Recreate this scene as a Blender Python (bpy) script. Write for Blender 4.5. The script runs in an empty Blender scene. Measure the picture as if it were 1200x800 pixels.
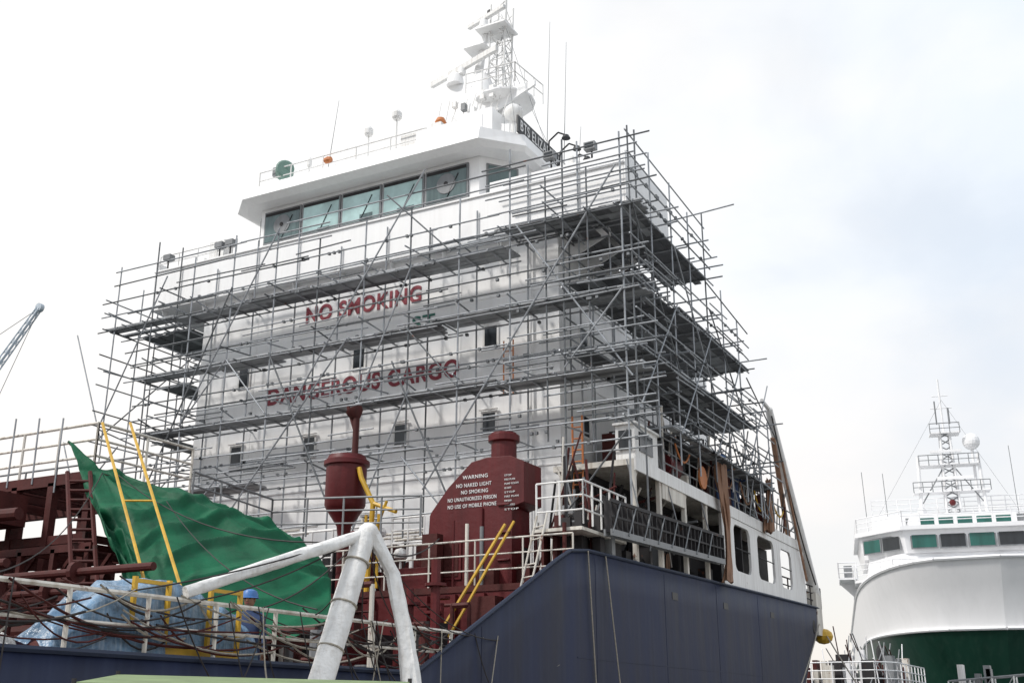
import bpy, math, random
from mathutils import Vector, Matrix, noise
random.seed(7)
R=random.uniform
scene=bpy.context.scene
# ---------------------------------------------------------------- materials
def nd(nt,t,**k):
    n=nt.nodes.new(t)
    for a,b in k.items(): setattr(n,a,b)
    return n
def paint(name,col,rough=.5,var=.15,scale=1.5,streak=True,rust=0.0,rustcol=(.16,.06,.03),metal=0.0,bump=.0,dirt=None,dirtamt=.0,bscale=8,spec=.5,trans=0):
    m=bpy.data.materials.new(name); m.use_nodes=True; nt=m.node_tree; L=nt.links
    bs=nt.nodes['Principled BSDF']; bs.inputs['Specular IOR Level'].default_value=spec
    tc=nd(nt,'ShaderNodeTexCoord'); mp=nd(nt,'ShaderNodeMapping')
    L.new(tc.outputs['Object'],mp.inputs['Vector'])
    if streak: mp.inputs['Scale'].default_value=(1.6,1.6,.22)
    n1=nd(nt,'ShaderNodeTexNoise'); n1.inputs['Scale'].default_value=scale; n1.inputs['Detail'].default_value=4; n1.inputs['Roughness'].default_value=.6
    L.new(mp.outputs[0],n1.inputs['Vector'])
    cr=nd(nt,'ShaderNodeValToRGB'); e=cr.color_ramp.elements
    e[0].position=.3; e[1].position=.7
    e[0].color=(*[c*(1-var) for c in col],1); e[1].color=(*[min(.9,c*(1+var*.5)) for c in col],1)
    L.new(n1.outputs['Fac'],cr.inputs[0])
    out=cr.outputs[0]
    if dirtamt>0:
        n3=nd(nt,'ShaderNodeTexNoise'); n3.inputs['Scale'].default_value=scale*2.6; n3.inputs['Detail'].default_value=4
        mp3=nd(nt,'ShaderNodeMapping'); mp3.inputs['Scale'].default_value=(2.5,2.5,.12); L.new(tc.outputs['Object'],mp3.inputs['Vector'])
        L.new(mp3.outputs[0],n3.inputs['Vector'])
        r3=nd(nt,'ShaderNodeMapRange'); r3.inputs[1].default_value=.48; r3.inputs[2].default_value=.8; r3.inputs[3].default_value=0; r3.inputs[4].default_value=dirtamt
        L.new(n3.outputs['Fac'],r3.inputs[0])
        mx=nd(nt,'ShaderNodeMixRGB'); L.new(r3.outputs[0],mx.inputs[0]); L.new(out,mx.inputs[1]); mx.inputs[2].default_value=(*(dirt or (.3,.24,.18)),1)
        out=mx.outputs[0]
    if rust>0:
        n2=nd(nt,'ShaderNodeTexNoise'); n2.inputs['Scale'].default_value=2.3; n2.inputs['Detail'].default_value=5; n2.inputs['Roughness'].default_value=.68
        L.new(tc.outputs['Object'],n2.inputs['Vector'])
        r2=nd(nt,'ShaderNodeMapRange'); r2.inputs[1].default_value=.72-rust*.4; r2.inputs[2].default_value=.80-rust*.4
        L.new(n2.outputs['Fac'],r2.inputs[0])
        mx=nd(nt,'ShaderNodeMixRGB'); L.new(r2.outputs[0],mx.inputs[0]); L.new(out,mx.inputs[1]); mx.inputs[2].default_value=(*rustcol,1)
        out=mx.outputs[0]
    L.new(out,bs.inputs['Base Color'])
    rr=nd(nt,'ShaderNodeMapRange'); rr.inputs[3].default_value=max(.05,rough-.12); rr.inputs[4].default_value=min(1,rough+.15)
    L.new(n1.outputs['Fac'],rr.inputs[0]); L.new(rr.outputs[0],bs.inputs['Roughness'])
    bs.inputs['Metallic'].default_value=metal
    if bump>0:
        nb=nd(nt,'ShaderNodeTexNoise'); nb.inputs['Scale'].default_value=bscale; nb.inputs['Detail'].default_value=4
        L.new(tc.outputs['Object'],nb.inputs['Vector'])
        b=nd(nt,'ShaderNodeBump'); b.inputs['Strength'].default_value=bump; b.inputs['Distance'].default_value=.05
        L.new(nb.outputs['Fac'],b.inputs['Height']); L.new(b.outputs[0],bs.inputs['Normal'])
    return m
WHITE=paint('white_paint',(.885,.888,.89),.45,.03,1.2,dirtamt=.12,dirt=(.5,.46,.42),bump=.10,bscale=1.1)
WHITE2=paint('white_paint_worn',(.80,.80,.79),.5,.10,1.5,dirtamt=.4,rust=.06)
CREAM=paint('old_white_paint',(.68,.65,.59),.55,.2,1.3,dirtamt=.8,rust=.25)
NAVY=paint('navy_hull_paint',(.015,.022,.055),.55,.45,.8,dirtamt=.45,dirt=(.035,.045,.08),bump=.3,bscale=.9,spec=.28,rust=.05,rustcol=(.03,.03,.045))
NAVYTRIM=paint('navy_trim_paint',(.02,.03,.06),.5,.2,spec=.3)
RED=paint('oxide_red_paint',(.105,.011,.013),.5,.3,2,rust=.14,rustcol=(.055,.02,.018),bump=.15,spec=.35)
REDB=paint('brown_red_primer',(.075,.017,.015),.65,.35,2.2,rust=.3,rustcol=(.04,.02,.018),bump=.2,spec=.3)
TXTRED=paint('red_lettering',(.27,.015,.035),.5,.3,4,dirtamt=.3,dirt=(.6,.5,.5))
TXTGREEN=paint('green_lettering',(.03,.16,.12),.5,.2,4)
TXTWHITE=paint('white_lettering',(.75,.75,.75),.5,.05,4)
STEEL=paint('galvanised_tube',(.34,.36,.385),.45,.35,3,metal=.3,streak=False,rust=.06,rustcol=(.16,.10,.07))
STEELD=paint('weathered_tube',(.14,.15,.16),.5,.3,3,metal=.3,streak=False,rust=.15)
PLANK=paint('scaffold_plank',(.36,.375,.39),.6,.35,2.5,metal=.15,streak=False,rust=.08)
PLANKD=paint('scaffold_plank_dark',(.15,.155,.165),.6,.4,2.5,metal=.15,streak=False,rust=.12)
GLASS=paint('bridge_glass',(.45,.63,.62),.12,.35,.9,streak=False)
GLASSD=paint('dark_window',(.025,.03,.035),.1,.3,2)
GLASSM=paint('half_dark_glass',(.12,.17,.17),.1,.5,1.5)
BLACK=paint('black_paint',(.012,.013,.016),.45,.2,2)
GREY=paint('grey_paint',(.22,.23,.24),.5,.25,2,rust=.12)
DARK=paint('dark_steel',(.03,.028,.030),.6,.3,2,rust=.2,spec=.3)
YELLOW=paint('yellow_paint',(.60,.36,.03),.45,.25,3,rust=.15)
ORANGE=paint('orange_paint',(.55,.19,.06),.5,.2,3)
GREENP=paint('green_hull_paint',(.007,.042,.027),.45,.25,.6,dirtamt=.2,dirt=(.06,.1,.08),spec=.35)
WHITES=paint('white_ship_paint',(.87,.87,.88),.4,.04,.6,dirtamt=.1,dirt=(.5,.5,.5))
GTARP=paint('green_tarpaulin_fabric',(.004,.105,.048),.6,.45,.9,streak=False,bump=.5,bscale=5,spec=.25)
BTARP=paint('blue_plastic_sheet',(.14,.25,.38),.3,.6,4,streak=False,bump=.8,bscale=9,dirtamt=.6,dirt=(.45,.52,.6))
CANVAS=paint('white_wrap_fabric',(.76,.76,.75),.75,.12,2.5,streak=False,bump=.7,bscale=7,dirtamt=.3)
BROWNC=paint('brown_canvas',(.30,.17,.11),.8,.4,3,bump=.6,bscale=5)
ROPE=paint('rope_fibre',(.35,.32,.27),.9,.3,20,streak=False)
ROPED=paint('dark_cable',(.03,.025,.025),.7,.3,20,streak=False)
CONC=paint('quay_concrete',(.28,.27,.25),.9,.3,.6,streak=False,bump=.4,bscale=6)
SKIN=paint('skin',(.28,.15,.09),.55,.1,5,streak=False)
OVER=paint('blue_overalls',(.04,.07,.16),.8,.25,8,streak=False)
OVERG=paint('grey_overalls',(.13,.14,.16),.8,.25,8,streak=False)
HELMB=paint('blue_helmet',(.05,.16,.42),.35,.05,3,streak=False)
HELMW=paint('white_helmet',(.75,.75,.72),.35,.05,3,streak=False)
# water
WATER=bpy.data.materials.new('harbour_water'); WATER.use_nodes=True
nt=WATER.node_tree; b=nt.nodes['Principled BSDF']; b.inputs['Base Color'].default_value=(.03,.05,.05,1); b.inputs['Roughness'].default_value=.08
tc=nd(nt,'ShaderNodeTexCoord'); nn=nd(nt,'ShaderNodeTexNoise'); nn.inputs['Scale'].default_value=.9; nn.inputs['Detail'].default_value=4
bp=nd(nt,'ShaderNodeBump'); bp.inputs['Strength'].default_value=.5; bp.inputs['Distance'].default_value=.2
nt.links.new(tc.outputs['Object'],nn.inputs['Vector']); nt.links.new(nn.outputs['Fac'],bp.inputs['Height']); nt.links.new(bp.outputs[0],b.inputs['Normal'])
# ---------------------------------------------------------------- mesh builder
class MB:
    def __init__(s,mats): s.v=[];s.f=[];s.m=[];s.mats=mats
    def mi(s,mat):
        if mat not in s.mats: s.mats.append(mat)
        return s.mats.index(mat)
    def add(s,vs,fs,mat):
        o=len(s.v); s.v+= [tuple(v) for v in vs]; k=s.mi(mat)
        for f in fs: s.f.append([i+o for i in f]); s.m.append(k)
    def box(s,x0,x1,y0,y1,z0,z1,mat):
        vs=[(x,y,z) for x in(x0,x1) for y in(y0,y1) for z in(z0,z1)]
        s.add(vs,[(0,1,3,2),(4,6,7,5),(0,4,5,1),(2,3,7,6),(0,2,6,4),(1,5,7,3)],mat)
    def beam(s,p,q,w,h,mat,up=(0,0,1)):
        p=Vector(p);q=Vector(q);d=(q-p).normalized();u=Vector(up)
        if abs(d.dot(u))>.98:u=Vector((0,1,0))
        a=d.cross(u).normalized()*w/2;c=d.cross(a).normalized()*h/2
        vs=[p-a-c,p+a-c,p+a+c,p-a+c,q-a-c,q+a-c,q+a+c,q-a+c]
        s.add(vs,[(0,3,2,1),(4,5,6,7),(0,1,5,4),(1,2,6,5),(2,3,7,6),(3,0,4,7)],mat)
    def tube(s,p,q,r,mat,n=6,r2=None,caps=True):
        p=Vector(p);q=Vector(q);d=(q-p)
        if d.length<1e-5:return
        d.normalize();u=Vector((0,0,1)) if abs(d.z)<.9 else Vector((1,0,0))
        a=d.cross(u).normalized();c=d.cross(a).normalized();r2=r if r2 is None else r2
        vs=[];
        for k in range(n):
            t=2*math.pi*k/n;w=a*math.cos(t)+c*math.sin(t);vs+= [p+w*r,q+w*r2]
        fs=[(2*k,2*((k+1)%n),2*((k+1)%n)+1,2*k+1) for k in range(n)]
        if caps: fs+= [[2*k+1 for k in range(n)],[2*k for k in range(n)][::-1]]
        s.add(vs,fs,mat)
    def path(s,pts,r,mat,n=6):
        for a,b in zip(pts,pts[1:]): s.tube(a,b,r,mat,n,caps=False)
    def lathe(s,c,prof,mat,n=20,axis=None):
        c=Vector(c);vs=[];M=Matrix.Identity(3)
        if axis: M=Vector((0,0,1)).rotation_difference(Vector(axis)).to_matrix()
        for r,z in prof:
            for k in range(n):
                t=2*math.pi*k/n; vs.append(c+M@Vector((r*math.cos(t),r*math.sin(t),z)))
        fs=[]
        for i in range(len(prof)-1):
            for k in range(n):
                k2=(k+1)%n; fs.append((i*n+k,i*n+k2,(i+1)*n+k2,(i+1)*n+k))
        fs.append(list(range(n))[::-1]); fs.append([(len(prof)-1)*n+k for k in range(n)])
        s.add(vs,fs,mat)
    def sphere(s,c,r,mat,n=14,sc=(1,1,1)):
        c=Vector(c);vs=[];m=n//2
        for i in range(m+1):
            ph=math.pi*i/m
            for k in range(n):
                t=2*math.pi*k/n; vs.append(c+Vector((r*sc[0]*math.sin(ph)*math.cos(t),r*sc[1]*math.sin(ph)*math.sin(t),r*sc[2]*math.cos(ph))))
        s.add(vs,[(i*n+k,(i+1)*n+k,(i+1)*n+(k+1)%n,i*n+(k+1)%n) for i in range(m) for k in range(n)],mat)
    def prismXZ(s,pts,y0,y1,mat):
        n=len(pts); vs=[(x,y0,z) for x,z in pts]+[(x,y1,z) for x,z in pts]
        s.add(vs,[list(range(n)),list(range(n,2*n))[::-1]]+[(i,i+n,(i+1)%n+n,(i+1)%n) for i in range(n)],mat)
    def prismYZ(s,pts,x0,x1,mat):
        n=len(pts); vs=[(x0,y,z) for y,z in pts]+[(x1,y,z) for y,z in pts]
        s.add(vs,[list(range(n)),list(range(n,2*n))[::-1]]+[(i,i+n,(i+1)%n+n,(i+1)%n) for i in range(n)],mat)
    def prismXY(s,pts,z0,z1,mat,pts2=None):
        n=len(pts); p2=pts2 or pts; vs=[(x,y,z0) for x,y in pts]+[(x,y,z1) for x,y in p2]
        s.add(vs,[list(range(n))[::-1],list(range(n,2*n))]+[(i,(i+1)%n,(i+1)%n+n,i+n) for i in range(n)],mat)
    def build(s,name,parent=None,smooth=False,bevel=0):
        me=bpy.data.meshes.new(name); me.from_pydata(s.v,[],s.f)
        for m in s.mats: me.materials.append(m)
        me.polygons.foreach_set('material_index',s.m)
        if smooth: me.polygons.foreach_set('use_smooth',[True]*len(s.f))
        me.update(); o=bpy.data.objects.new(name,me); scene.collection.objects.link(o)
        if parent:o.parent=parent
        if smooth:
            try: 
                me.set_sharp_from_angle(angle=math.radians(38))
            except Exception: pass
        if bevel:
            b=o.modifiers.new('bevel','BEVEL'); b.width=bevel; b.segments=2; b.limit_method='ANGLE'
        return o
def empty(name,loc=(0,0,0),rz=0,parent=None):
    o=bpy.data.objects.new(name,None); o.location=loc; o.rotation_euler[2]=rz; scene.collection.objects.link(o); o.empty_display_size=.5
    if parent:o.parent=parent
    return o
def rail(m,pts,h=1.05,nr=3,r=.022,mat=None,step=1.4,lean=0):
    mat=mat or WHITE2
    for a,b in zip(pts,pts[1:]):
        a=Vector(a);b=Vector(b);n=max(1,round((b-a).length/step))
        for i in range(n+1):
            p=a.lerp(b,i/n); m.tube(p,p+Vector((0,0,h)),r*1.15,mat)
        for k in range(nr):
            z=Vector((0,0,h*(k+1)/nr)); m.tube(a+z,b+z,r if k<nr-1 else r*1.2,mat)
def sag(a,b,s,n=14):
    a=Vector(a);b=Vector(b); return [a.lerp(b,i/n)-Vector((0,0,s*4*(i/n)*(1-i/n))) for i in range(n+1)]
def text(body,name,size,x0,x1,y,z,mat,parent,bold=.012,rot=(math.pi/2,0,0),loc=None,lenaxis=None):
    c=bpy.data.curves.new(name,'FONT'); c.body=body; c.size=1; c.offset=bold; c.extrude=.006; c.space_character=1.12
    o=bpy.data.objects.new(name,c); scene.collection.objects.link(o); c.materials.append(mat)
    bpy.context.view_layer.update(); w=o.dimensions.x
    sy=size/.72
    L=(x1-x0) if lenaxis is None else lenaxis
    o.scale=(L/w,sy,1); o.rotation_euler=rot; o.location=loc or (x0,y,z); o.parent=parent
    return o
# ================================================================ TANKER SHIP
ship=empty('tanker_ship')
# ---- hull
def ztop(y):
    P=[(-70,1.6),(-50,.75),(-11.3,.62),(-5.6,3.2),(-4.9,3.48),(-3.9,3.6),(21.3,4.13)]
    if y<=P[0][0]:return P[0][1]
    for (a,za),(b,zb) in zip(P,P[1:]):
        if y<=b: return za+(zb-za)*(y-a)/(b-a)
    return 4.13
st=[]
for q in (1,.97,.9,.8,.65,.5,.3,.1): st.append(('b',q))
for y in [-50,-44,-38,-32,-26,-22,-19,-16,-14,-12.5,-11.3,-9.5,-7.5,-5.6,-5.25,-4.9,-3.9,-2,0,3,6,9,12]: st.append(('m',y))
for q in (.15,.3,.45,.6,.72,.82,.9,.95,.98,.993,1): st.append(('s',q))
NR=12
hull=MB([NAVY])
def hpt(s,k,side):
    kind,q=s
    yn = q if kind=='m' else (-50-22*q if kind=='b' else 12+9.3*q)
    zt=ztop(yn); z=-6.5+(zt+6.5)*k/NR
    if kind=='m': y=q;f=1
    elif kind=='b': y=-50-(16+6*(k/NR))*q; f=(1-q**2.2)**.8 if q<1 else 0
    else:
        ys=17.6+(z-1)*1.45 if z>-2 else 13.25+(z+2)*.4
        y=12+(ys-12)*q; f=(1-q**14)**(1/14*1.6) if q<1 else 0
    return (-7+side*9.5*f,y,z)
for side in (1,-1):
    vs=[hpt(s,k,side) for s in st for k in range(NR+1)]
    fs=[]
    for i in range(len(st)-1):
        for k in range(NR):
            a=i*(NR+1)+k; f=(a,a+NR+1,a+NR+2,a+1); fs.append(f if side==1 else f[::-1])
    hull.add(vs,fs,NAVY)
ho=hull.build('hull',ship,smooth=True)
sm=ho.modifiers.new('s','SOLIDIFY'); sm.thickness=.05; sm.offset=-1
d=MB([])
for side in (1,-1):
    pts=[Vector(hpt(s,NR,side))+Vector((0,0,.02)) for s in st]
    d.path(pts,.045,NAVYTRIM,6)
for y in (-9,-3.5,1.2,5.8,10.4): d.box(2.5,2.506,y,y+.03,-5,ztop(y)-.1,NAVY)
for z in (1.15,-1.3): d.box(2.5,2.507,-4.6 if z>1 else -48,11.8,z,z+.03,NAVY)
for y in (1.8,6.5,12.0):   # scuppers / freeing ports
    d.box(2.5,2.512,y,y+.45,ztop(y)-.75,ztop(y)-.55,BLACK)
d.prismXY([(-16.4,-50),(2.4,-50),(2.4,-4.4),(-16.4,-4.4)],-.3,-.05,REDB)
d.prismXY([(-16.4,-4.45),(2.42,-4.45),(2.42,13),(2.0,18.0),(-3,19.5),(-11,19.5),(-15.9,18),(-16.4,13)],2.75,2.9,REDB)
d.box(-16.4,2.42,-4.42,-4.3,-.05,2.75,RED)
for x in [i*.8-16 for i in range(23)]: d.box(x,x+.06,-4.55,-4.42,0,2.7,RED)
d.sphere((2.45,20.3,3.0),.4,YELLOW,12,(1,1,.8))
d.lathe((2.3,18.6,3.3),[(.25,-.2),(.4,-.1),(.4,.1),(.25,.2)],DARK,12,axis=(1,0,0))
for k in range(40):
    x=R(-9,1.9); y=R(-8.2,-4.8); hh=R(.8,2.9); d.box(x,x+R(.15,.8),y,y+R(.2,.8),-.05,hh,random.choice([REDB,RED,DARK,REDB,DARK,REDB]))
for k in range(30):
    x=R(-6,2.1); y=R(-13,-5); z=R(.8,2.4); d.tube((x,y,-.05),(x,y,z),R(.04,.1),random.choice([REDB,REDB,CREAM,DARK,GREY]),8); d.tube((x,y,z),(x-R(.3,1.5),y,z),R(.03,.07),REDB,6)
for k in range(14):
    x=R(-3,2.0); y=R(-14,-6); d.lathe((x,y,-.05),[(.2,0),(.2,.5),(.3,.55),(.3,.6),(.1,.62),(.1,.85),(.22,.87),(.22,.9)],random.choice([RED,REDB,GREY]),12)
d.build('decks',ship)
# ---- deckhouse
h=MB([])
h.box(-14.1,0,0,14,2.9,14.0,WHITE)
for z in (6.7,9.45,12.15): h.box(-14.13,.03,-.03,14.03,z,z+.05,WHITE)
for x in (-11.6,-7.1,-3.4): h.box(x,x+.03,-.012,0,3,13.9,WHITE)
def window(m,x,z,w=.42,hh=.62,y=0):
    m.box(x-w/2-.07,x+w/2+.07,y-.05,y-.001,z-hh/2-.07,z+hh/2+.07,WHITE2)
    m.box(x-w/2,x+w/2,y-.056,y-.05,z-hh/2,z+hh/2,GLASSD)
    m.box(x-w/2-.1,x+w/2+.1,y-.14,y-.05,z+hh/2+.09,z+hh/2+.12,WHITE2)
for x in (-12.09,-9.02,-5.48,-2.34): window(h,x,8.16)
for x in (-12.0,-7.2,-2.3): window(h,x,10.9)
for x in (-11.2,-6.6,-2.3): window(h,x,5.4)
for z in (5.5,8.16,10.9):
    for y in (1.7,4.6,7.6,10.6):
        h.box(.001,.05,y-.3,y+.3,z-.38,z+.38,WHITE2); h.box(.05,.056,y-.22,y+.22,z-.3,z+.3,GLASSD)
h.box(.001,.06,3,3.8,2.95,4.95,GREY); h.box(.001,.06,8.5,9.3,2.95,4.95,GREY)
h.tube((-.9,-.12,3.2),(-.9,-.12,13.8),.045,WHITE); h.tube((-13.6,-.1,3.2),(-13.6,-.1,13.5),.04,WHITE)
h.build('deckhouse',ship,bevel=.015)
# bridge deck & parapets
bd=MB([])
bd.prismXY([(-16.4,-.3),(2.35,-.3),(2.35,3.2),(.02,3.2),(.02,14.1),(-14.12,14.1),(-14.12,3.2),(-16.4,3.2)],14.0,14.16,WHITE)
bd.box(-16.4,2.35,-.36,-.3,14.0,15.5,WHITE)
bd.box(-16.44,2.39,-.42,-.24,15.5,15.56,WHITE)
bd.box(-2.2,2.35,-.355,-.305,15.562,15.92,WHITE)
for xx in (2.355,-16.465): bd.box(xx,xx+.06,-.36,3.2,14.0,15.94,WHITE)
bd.box(-2.3,2.41,3.202,3.26,14.0,15.92,WHITE); bd.box(-16.46,-13.4,3.202,3.26,14.0,15.92,WHITE)
for x in (-16,-14.1,-12,-10,-8,-6,-4,-2,0,1.7): bd.prismYZ([(-.3,14.0),(0,14.0),(0,13.4)],x,x+.04,WHITE)
for y in (0.4,1.6,2.8): bd.prismXZ([(2.3,14.0),(0,14.0),(0,13.0)],y,y+.05,WHITE)
bd.box(.2,1.9,.6,2.6,15.2,16.4,WHITE); bd.box(-1.4,-.1,1.0,2.4,15.2,16.5,WHITE); bd.box(-.05,.15,.9,1.1,15.5,16.9,WHITE2)
bd.box(-15.8,-14.6,.2,1.4,15.2,16.0,WHITE)
bd.box(-14.3,-13.6,.1,.6,15.3,16.5,WHITE2)
rail(bd,[(-16.3,-.3,15.55),(-12.6,-.3,15.55)],.6,2,.02,WHITE2,1.0)
bd.build('bridge_deck',ship,bevel=.012)
# wheelhouse
w=MB([])
fp=[(-13.4,1.9),(-12.7,1.0),(-3.35,1.0),(-2.3,2.3),(-2.3,8.5),(-13.4,8.5)]
w.prismXY(fp,14.17,17.8,WHITE)
rl=[(-13.6,1.2),(-12.9,.45),(-3.0,.45),(-1.9,1.5),(-1.9,9),(-13.6,9)]
ru=[(-13.9,1.0),(-12.9,0.1),(-2.9,0.1),(-1.75,1.35),(-1.75,9.2),(-13.9,9.2)]
w.prismXY(rl,17.805,17.93,WHITE,ru)
w.prismXY(ru,17.935,18.4,WHITE,[(-12.9,1.2),(-12.1,.2),(-2.9,.2),(-1.85,1.4),(-1.85,9),(-12.9,9)])
xs=-12.42; wd=1.57; gap=.19
for i in range(5):
    x0=xs+i*(wd+gap)
    w.box(x0-.06,x0+wd+.06,.93,1.0,16.33,17.63,GREY)
    w.box(x0,x0+wd,.915,.93,16.4,17.56,GLASS if 0<i<4 else GLASSM)
    w.box(x0,x0+wd,.908,.915,17.44,17.56,DARK)
    w.tube((x0+wd*.5,.9,16.4),(x0+wd*.8,.9,17.3),.015,BLACK); w.box(x0+R(.2,.9),x0+R(1.0,1.4),.905,.912,16.4,16.4+R(.1,.35),GLASSM)
    if i in(0,4):
        w.lathe((x0+wd*.5,.9,17.0),[(.36,-.01),(.38,0),(.36,.01)],GREY,18,axis=(0,-1,0)); w.lathe((x0+wd*.5,.88,17.0),[(.08,-.01),(.08,.01)],DARK,10,axis=(0,-1,0))
def fwin(p,q,z0,z1,mat,off=.03):
    p=Vector((*p,0));q=Vector((*q,0));dd=(q-p).normalized();nrm=Vector((dd.y,-dd.x,0))
    for o,e,mt in ((off,.07,GREY),(off+.015,0,mat)):
        a=p+nrm*o*.5-dd*e;b_=q+nrm*o*.5+dd*e
        w.beam(a+Vector((0,0,(z0+z1)/2)),b_+Vector((0,0,(z0+z1)/2)),o,(z1-z0)+2*e,mt)
fwin((-3.15,1.25),(-2.5,2.05),16.4,17.5,GLASSM)
fwin((-2.3,2.6),(-2.3,4.2),16.4,17.5,GLASSD); fwin((-2.3,4.5),(-2.3,6.1),16.4,17.5,GLASSD)
fwin((-13.25,1.7),(-12.85,1.2),16.4,17.5,GLASSD)
rail(w,[(-12.5,.5,18.4),(-5.2,.5,18.4)],.7,2,.02,WHITE2,1.5)
rail(w,[(-12.7,1.6,18.4),(-12.7,7,18.4)],.8,2,.02,WHITE2,1.5)
rail(w,[(-2.1,1.4,18.4),(-2.1,7,18.4)],.7,2,.02,WHITE2,1.5)
rail(w,[(-12.6,.9,15.6),(-3.4,.9,15.6)],.5,1,.02,WHITE2,1.5)
w.box(-5.5,-2.9,.35,.4,18.42,18.95,WHITE)
w.box(-6.3,-5.6,.6,1.2,18.42,19.1,WHITE2); w.box(-5.0,-4.6,.5,.9,18.42,19.2,WHITE2)
w.box(-9.2,-8.3,.7,1.4,18.42,18.75,WHITE2)
w.sphere((-8.4,1.3,18.7),.45,WHITE,14,(1.6,1,.7))
w.box(-2.0,-1.94,1.1,4.4,18.42,19.05,BLACK)
for x,y,z,r in ((-7.9,.9,19.75,.16),(-6.7,.9,20.1,.18),(-10.6,1,19.2,.09)):
    w.tube((x,y,18.3),(x,y,z),.03,WHITE2); w.lathe((x,y,z),[(r*.7,-.08),(r,0),(r,.18),(r*.5,.3),(.02,.34)],WHITE2,12)
for a,b_ in (((-9.8,1,18.3),(-9.4,1,21.6)),((-2.0,3.4,18.3),(-1.9,3.6,24.2)),((-1.9,4.6,18.3),(-1.8,4.8,24.0)),((-1.9,5.8,18.3),(-1.8,6,21))): w.tube(a,b_,.018,GREY,5,r2=.008)
w.tube((-11.5,.8,18.3),(-11.5,.8,18.8),.04,WHITE2); w.lathe((-11.5,.7,19.05),[(.18,-.3),(.34,-.2),(.34,.22),(.28,.25)],paint('green_lamp_casing',(.16,.27,.23),.5),16,axis=(.9,-1,0)); w.box(-12.0,-11.75,.6,.8,18.9,19.25,GREY)
w.lathe((-9.3,.45,18.85),[(.1,-.15),(.13,0),(.1,.12)],ORANGE,10,axis=(1,0,0))
for x,y,z in ((-.1,-.2,16.25),(1.3,-.25,16.2)):
    w.tube((x,y,z-.7),(x,y,z),.03,DARK); w.box(x-.18,x+.18,y-.22,y+.02,z,z+.24,GREY); w.box(x-.14,x+.14,y-.23,y-.22,z+.04,z+.2,GLASSD)
for k in range(3):
    y=3+k*.9; w.path([(-1.75,y,18.3),(-1.7,y,18.9),(-1.35,y,19.15),(-1.1,y,19.0)],.03,BLACK); w.lathe((-1.05,y,18.9),[(.16,-.06),(.1,.06),(.03,.1)],BLACK,10)
for x in (-15.9,-13.4,-12.9):
    w.tube((x,-.3,15.5),(x,-.3,15.95),.03,DARK); w.box(x-.17,x+.17,-.42,-.15,15.95,16.15,GREY)
w.build('wheelhouse',ship,bevel=0)
text('BTS ELIZABETH','nameboard_text',.40,0,0,0,0,TXTWHITE,ship,.01,rot=(math.pi/2,0,math.pi/2),loc=(-1.93,1.25,18.55),lenaxis=3.0)
# ---- mast
m=MB([]); mx,my=-4.95,4.0; DZ=-.55
m.lathe((mx,my,18.3),[(.75,0),(.6,1.5),(.5,3.0),(.56,3.4),(.38,4.4),(.26,4.7)],WHITE,10)
m.prismXZ([(mx-1.6,22.1),(mx-1.35,21.6),(mx+.1,20.2),(mx+.7,20.8),(mx+.2,22.0),(mx-.7,22.7),(mx-1.4,22.9)],my-.25,my+.25,WHITE)
m.lathe((mx-1.1,my-.2,22.8),[(.35,0),(.3,.35),(.22,.45)],WHITE,10)
dd=Vector((.8846*.7+.4664*.7,.4664*.7-.8846*.7,0)).normalized()
def scanner(c,L,t=.17):
    c=Vector(c); m.beam(c-dd*L/2,c+dd*L/2,.16,t,WHITE2)
scanner((mx-.75,my-.2,23.5),3.7,.22)
m.tube((mx-.8,my-.2,23.2),(mx-.8,my-.2,23.45),.15,WHITE,10)
la=[(mx+.25,my+.5),(mx+.9,my+.5),(mx+.9,my-.1),(mx+.25,my-.1)]
for x,y in la: m.tube((x,y,21.3),(x+.15,y,26.0),.035,WHITE2)
z=21.3
while z<25.6:
    for i in range(4):
        a=la[i];b_=la[(i+1)%4];o=.15*(z-21.3)/5
        m.tube((a[0]+o,a[1],z),(b_[0]+o,b_[1],z),.02,WHITE2); m.tube((a[0]+o,a[1],z),(b_[0]+o,b_[1],z+.55),.015,WHITE2)
    z+=.55
m.box(mx-.1,mx+1.2,my-.5,my+.6,24.8,24.86,WHITE)
m.lathe((mx+.2,my-.3,24.9),[(.2,0),(.16,.3),(.1,.35)],WHITE,10); scanner((mx+.3,my-.3,25.35),2.0,.14)
m.lathe((mx+.3,my,25.6),[(.12,0),(.12,.2),(.03,.28)],BLACK,10); m.tube((mx+1.0,my,24.8),(mx+1.05,my,26.7),.02,WHITE2); m.tube((mx+.6,my,25.8),(mx+1.5,my-.2,26.2),.03,WHITE2)
m.box(mx-.6,mx+.3,my-.5,my+.3,24.1,24.16,WHITE); m.tube((mx-.3,my,22.6),(mx+.1,my,24.8),.2,WHITE,8,r2=.12)
m.lathe((mx+.9,my+.1,20.9),[(.25,0),(.35,.35),(1.05,.6),(1.15,.7),(1.15,.76)],WHITE,14)
rail(m,[(mx-.1,my-1.1,21.7),(mx+1.9,my-1.0,21.7),(mx+2.1,my+.9,21.7)],.8,2,.02,WHITE2,.7)
m.prismXZ([(mx-.4,21.6),(mx+2.5,21.8),(mx+2.5,21.6),(mx+1.0,21.0),(mx-.3,20.7)],my-.6,my-.5,WHITE)
for k in range(9):
    m.tube((mx-1.6+k*.35,my-.8,20.2+R(0,.6)),(mx-1.4+k*.38,my-.7,21.4+R(0,.6)),.018,WHITE2)
for k in range(6):
    z0=R(20.6,21.4); m.box(mx-1.2+k*.4,mx-1.02+k*.4,my-.95,my-.75,z0,z0+R(.2,.5),random.choice([WHITE2,WHITE2,GREY]))
m.lathe((mx-1.1,my-1.2,20.7),[(.15,-.15),(.22,0),(.15,.15)],ORANGE,10); m.box(mx-1.9,mx-.6,my-1.3,my-.3,20.2,20.3,WHITE)
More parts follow.
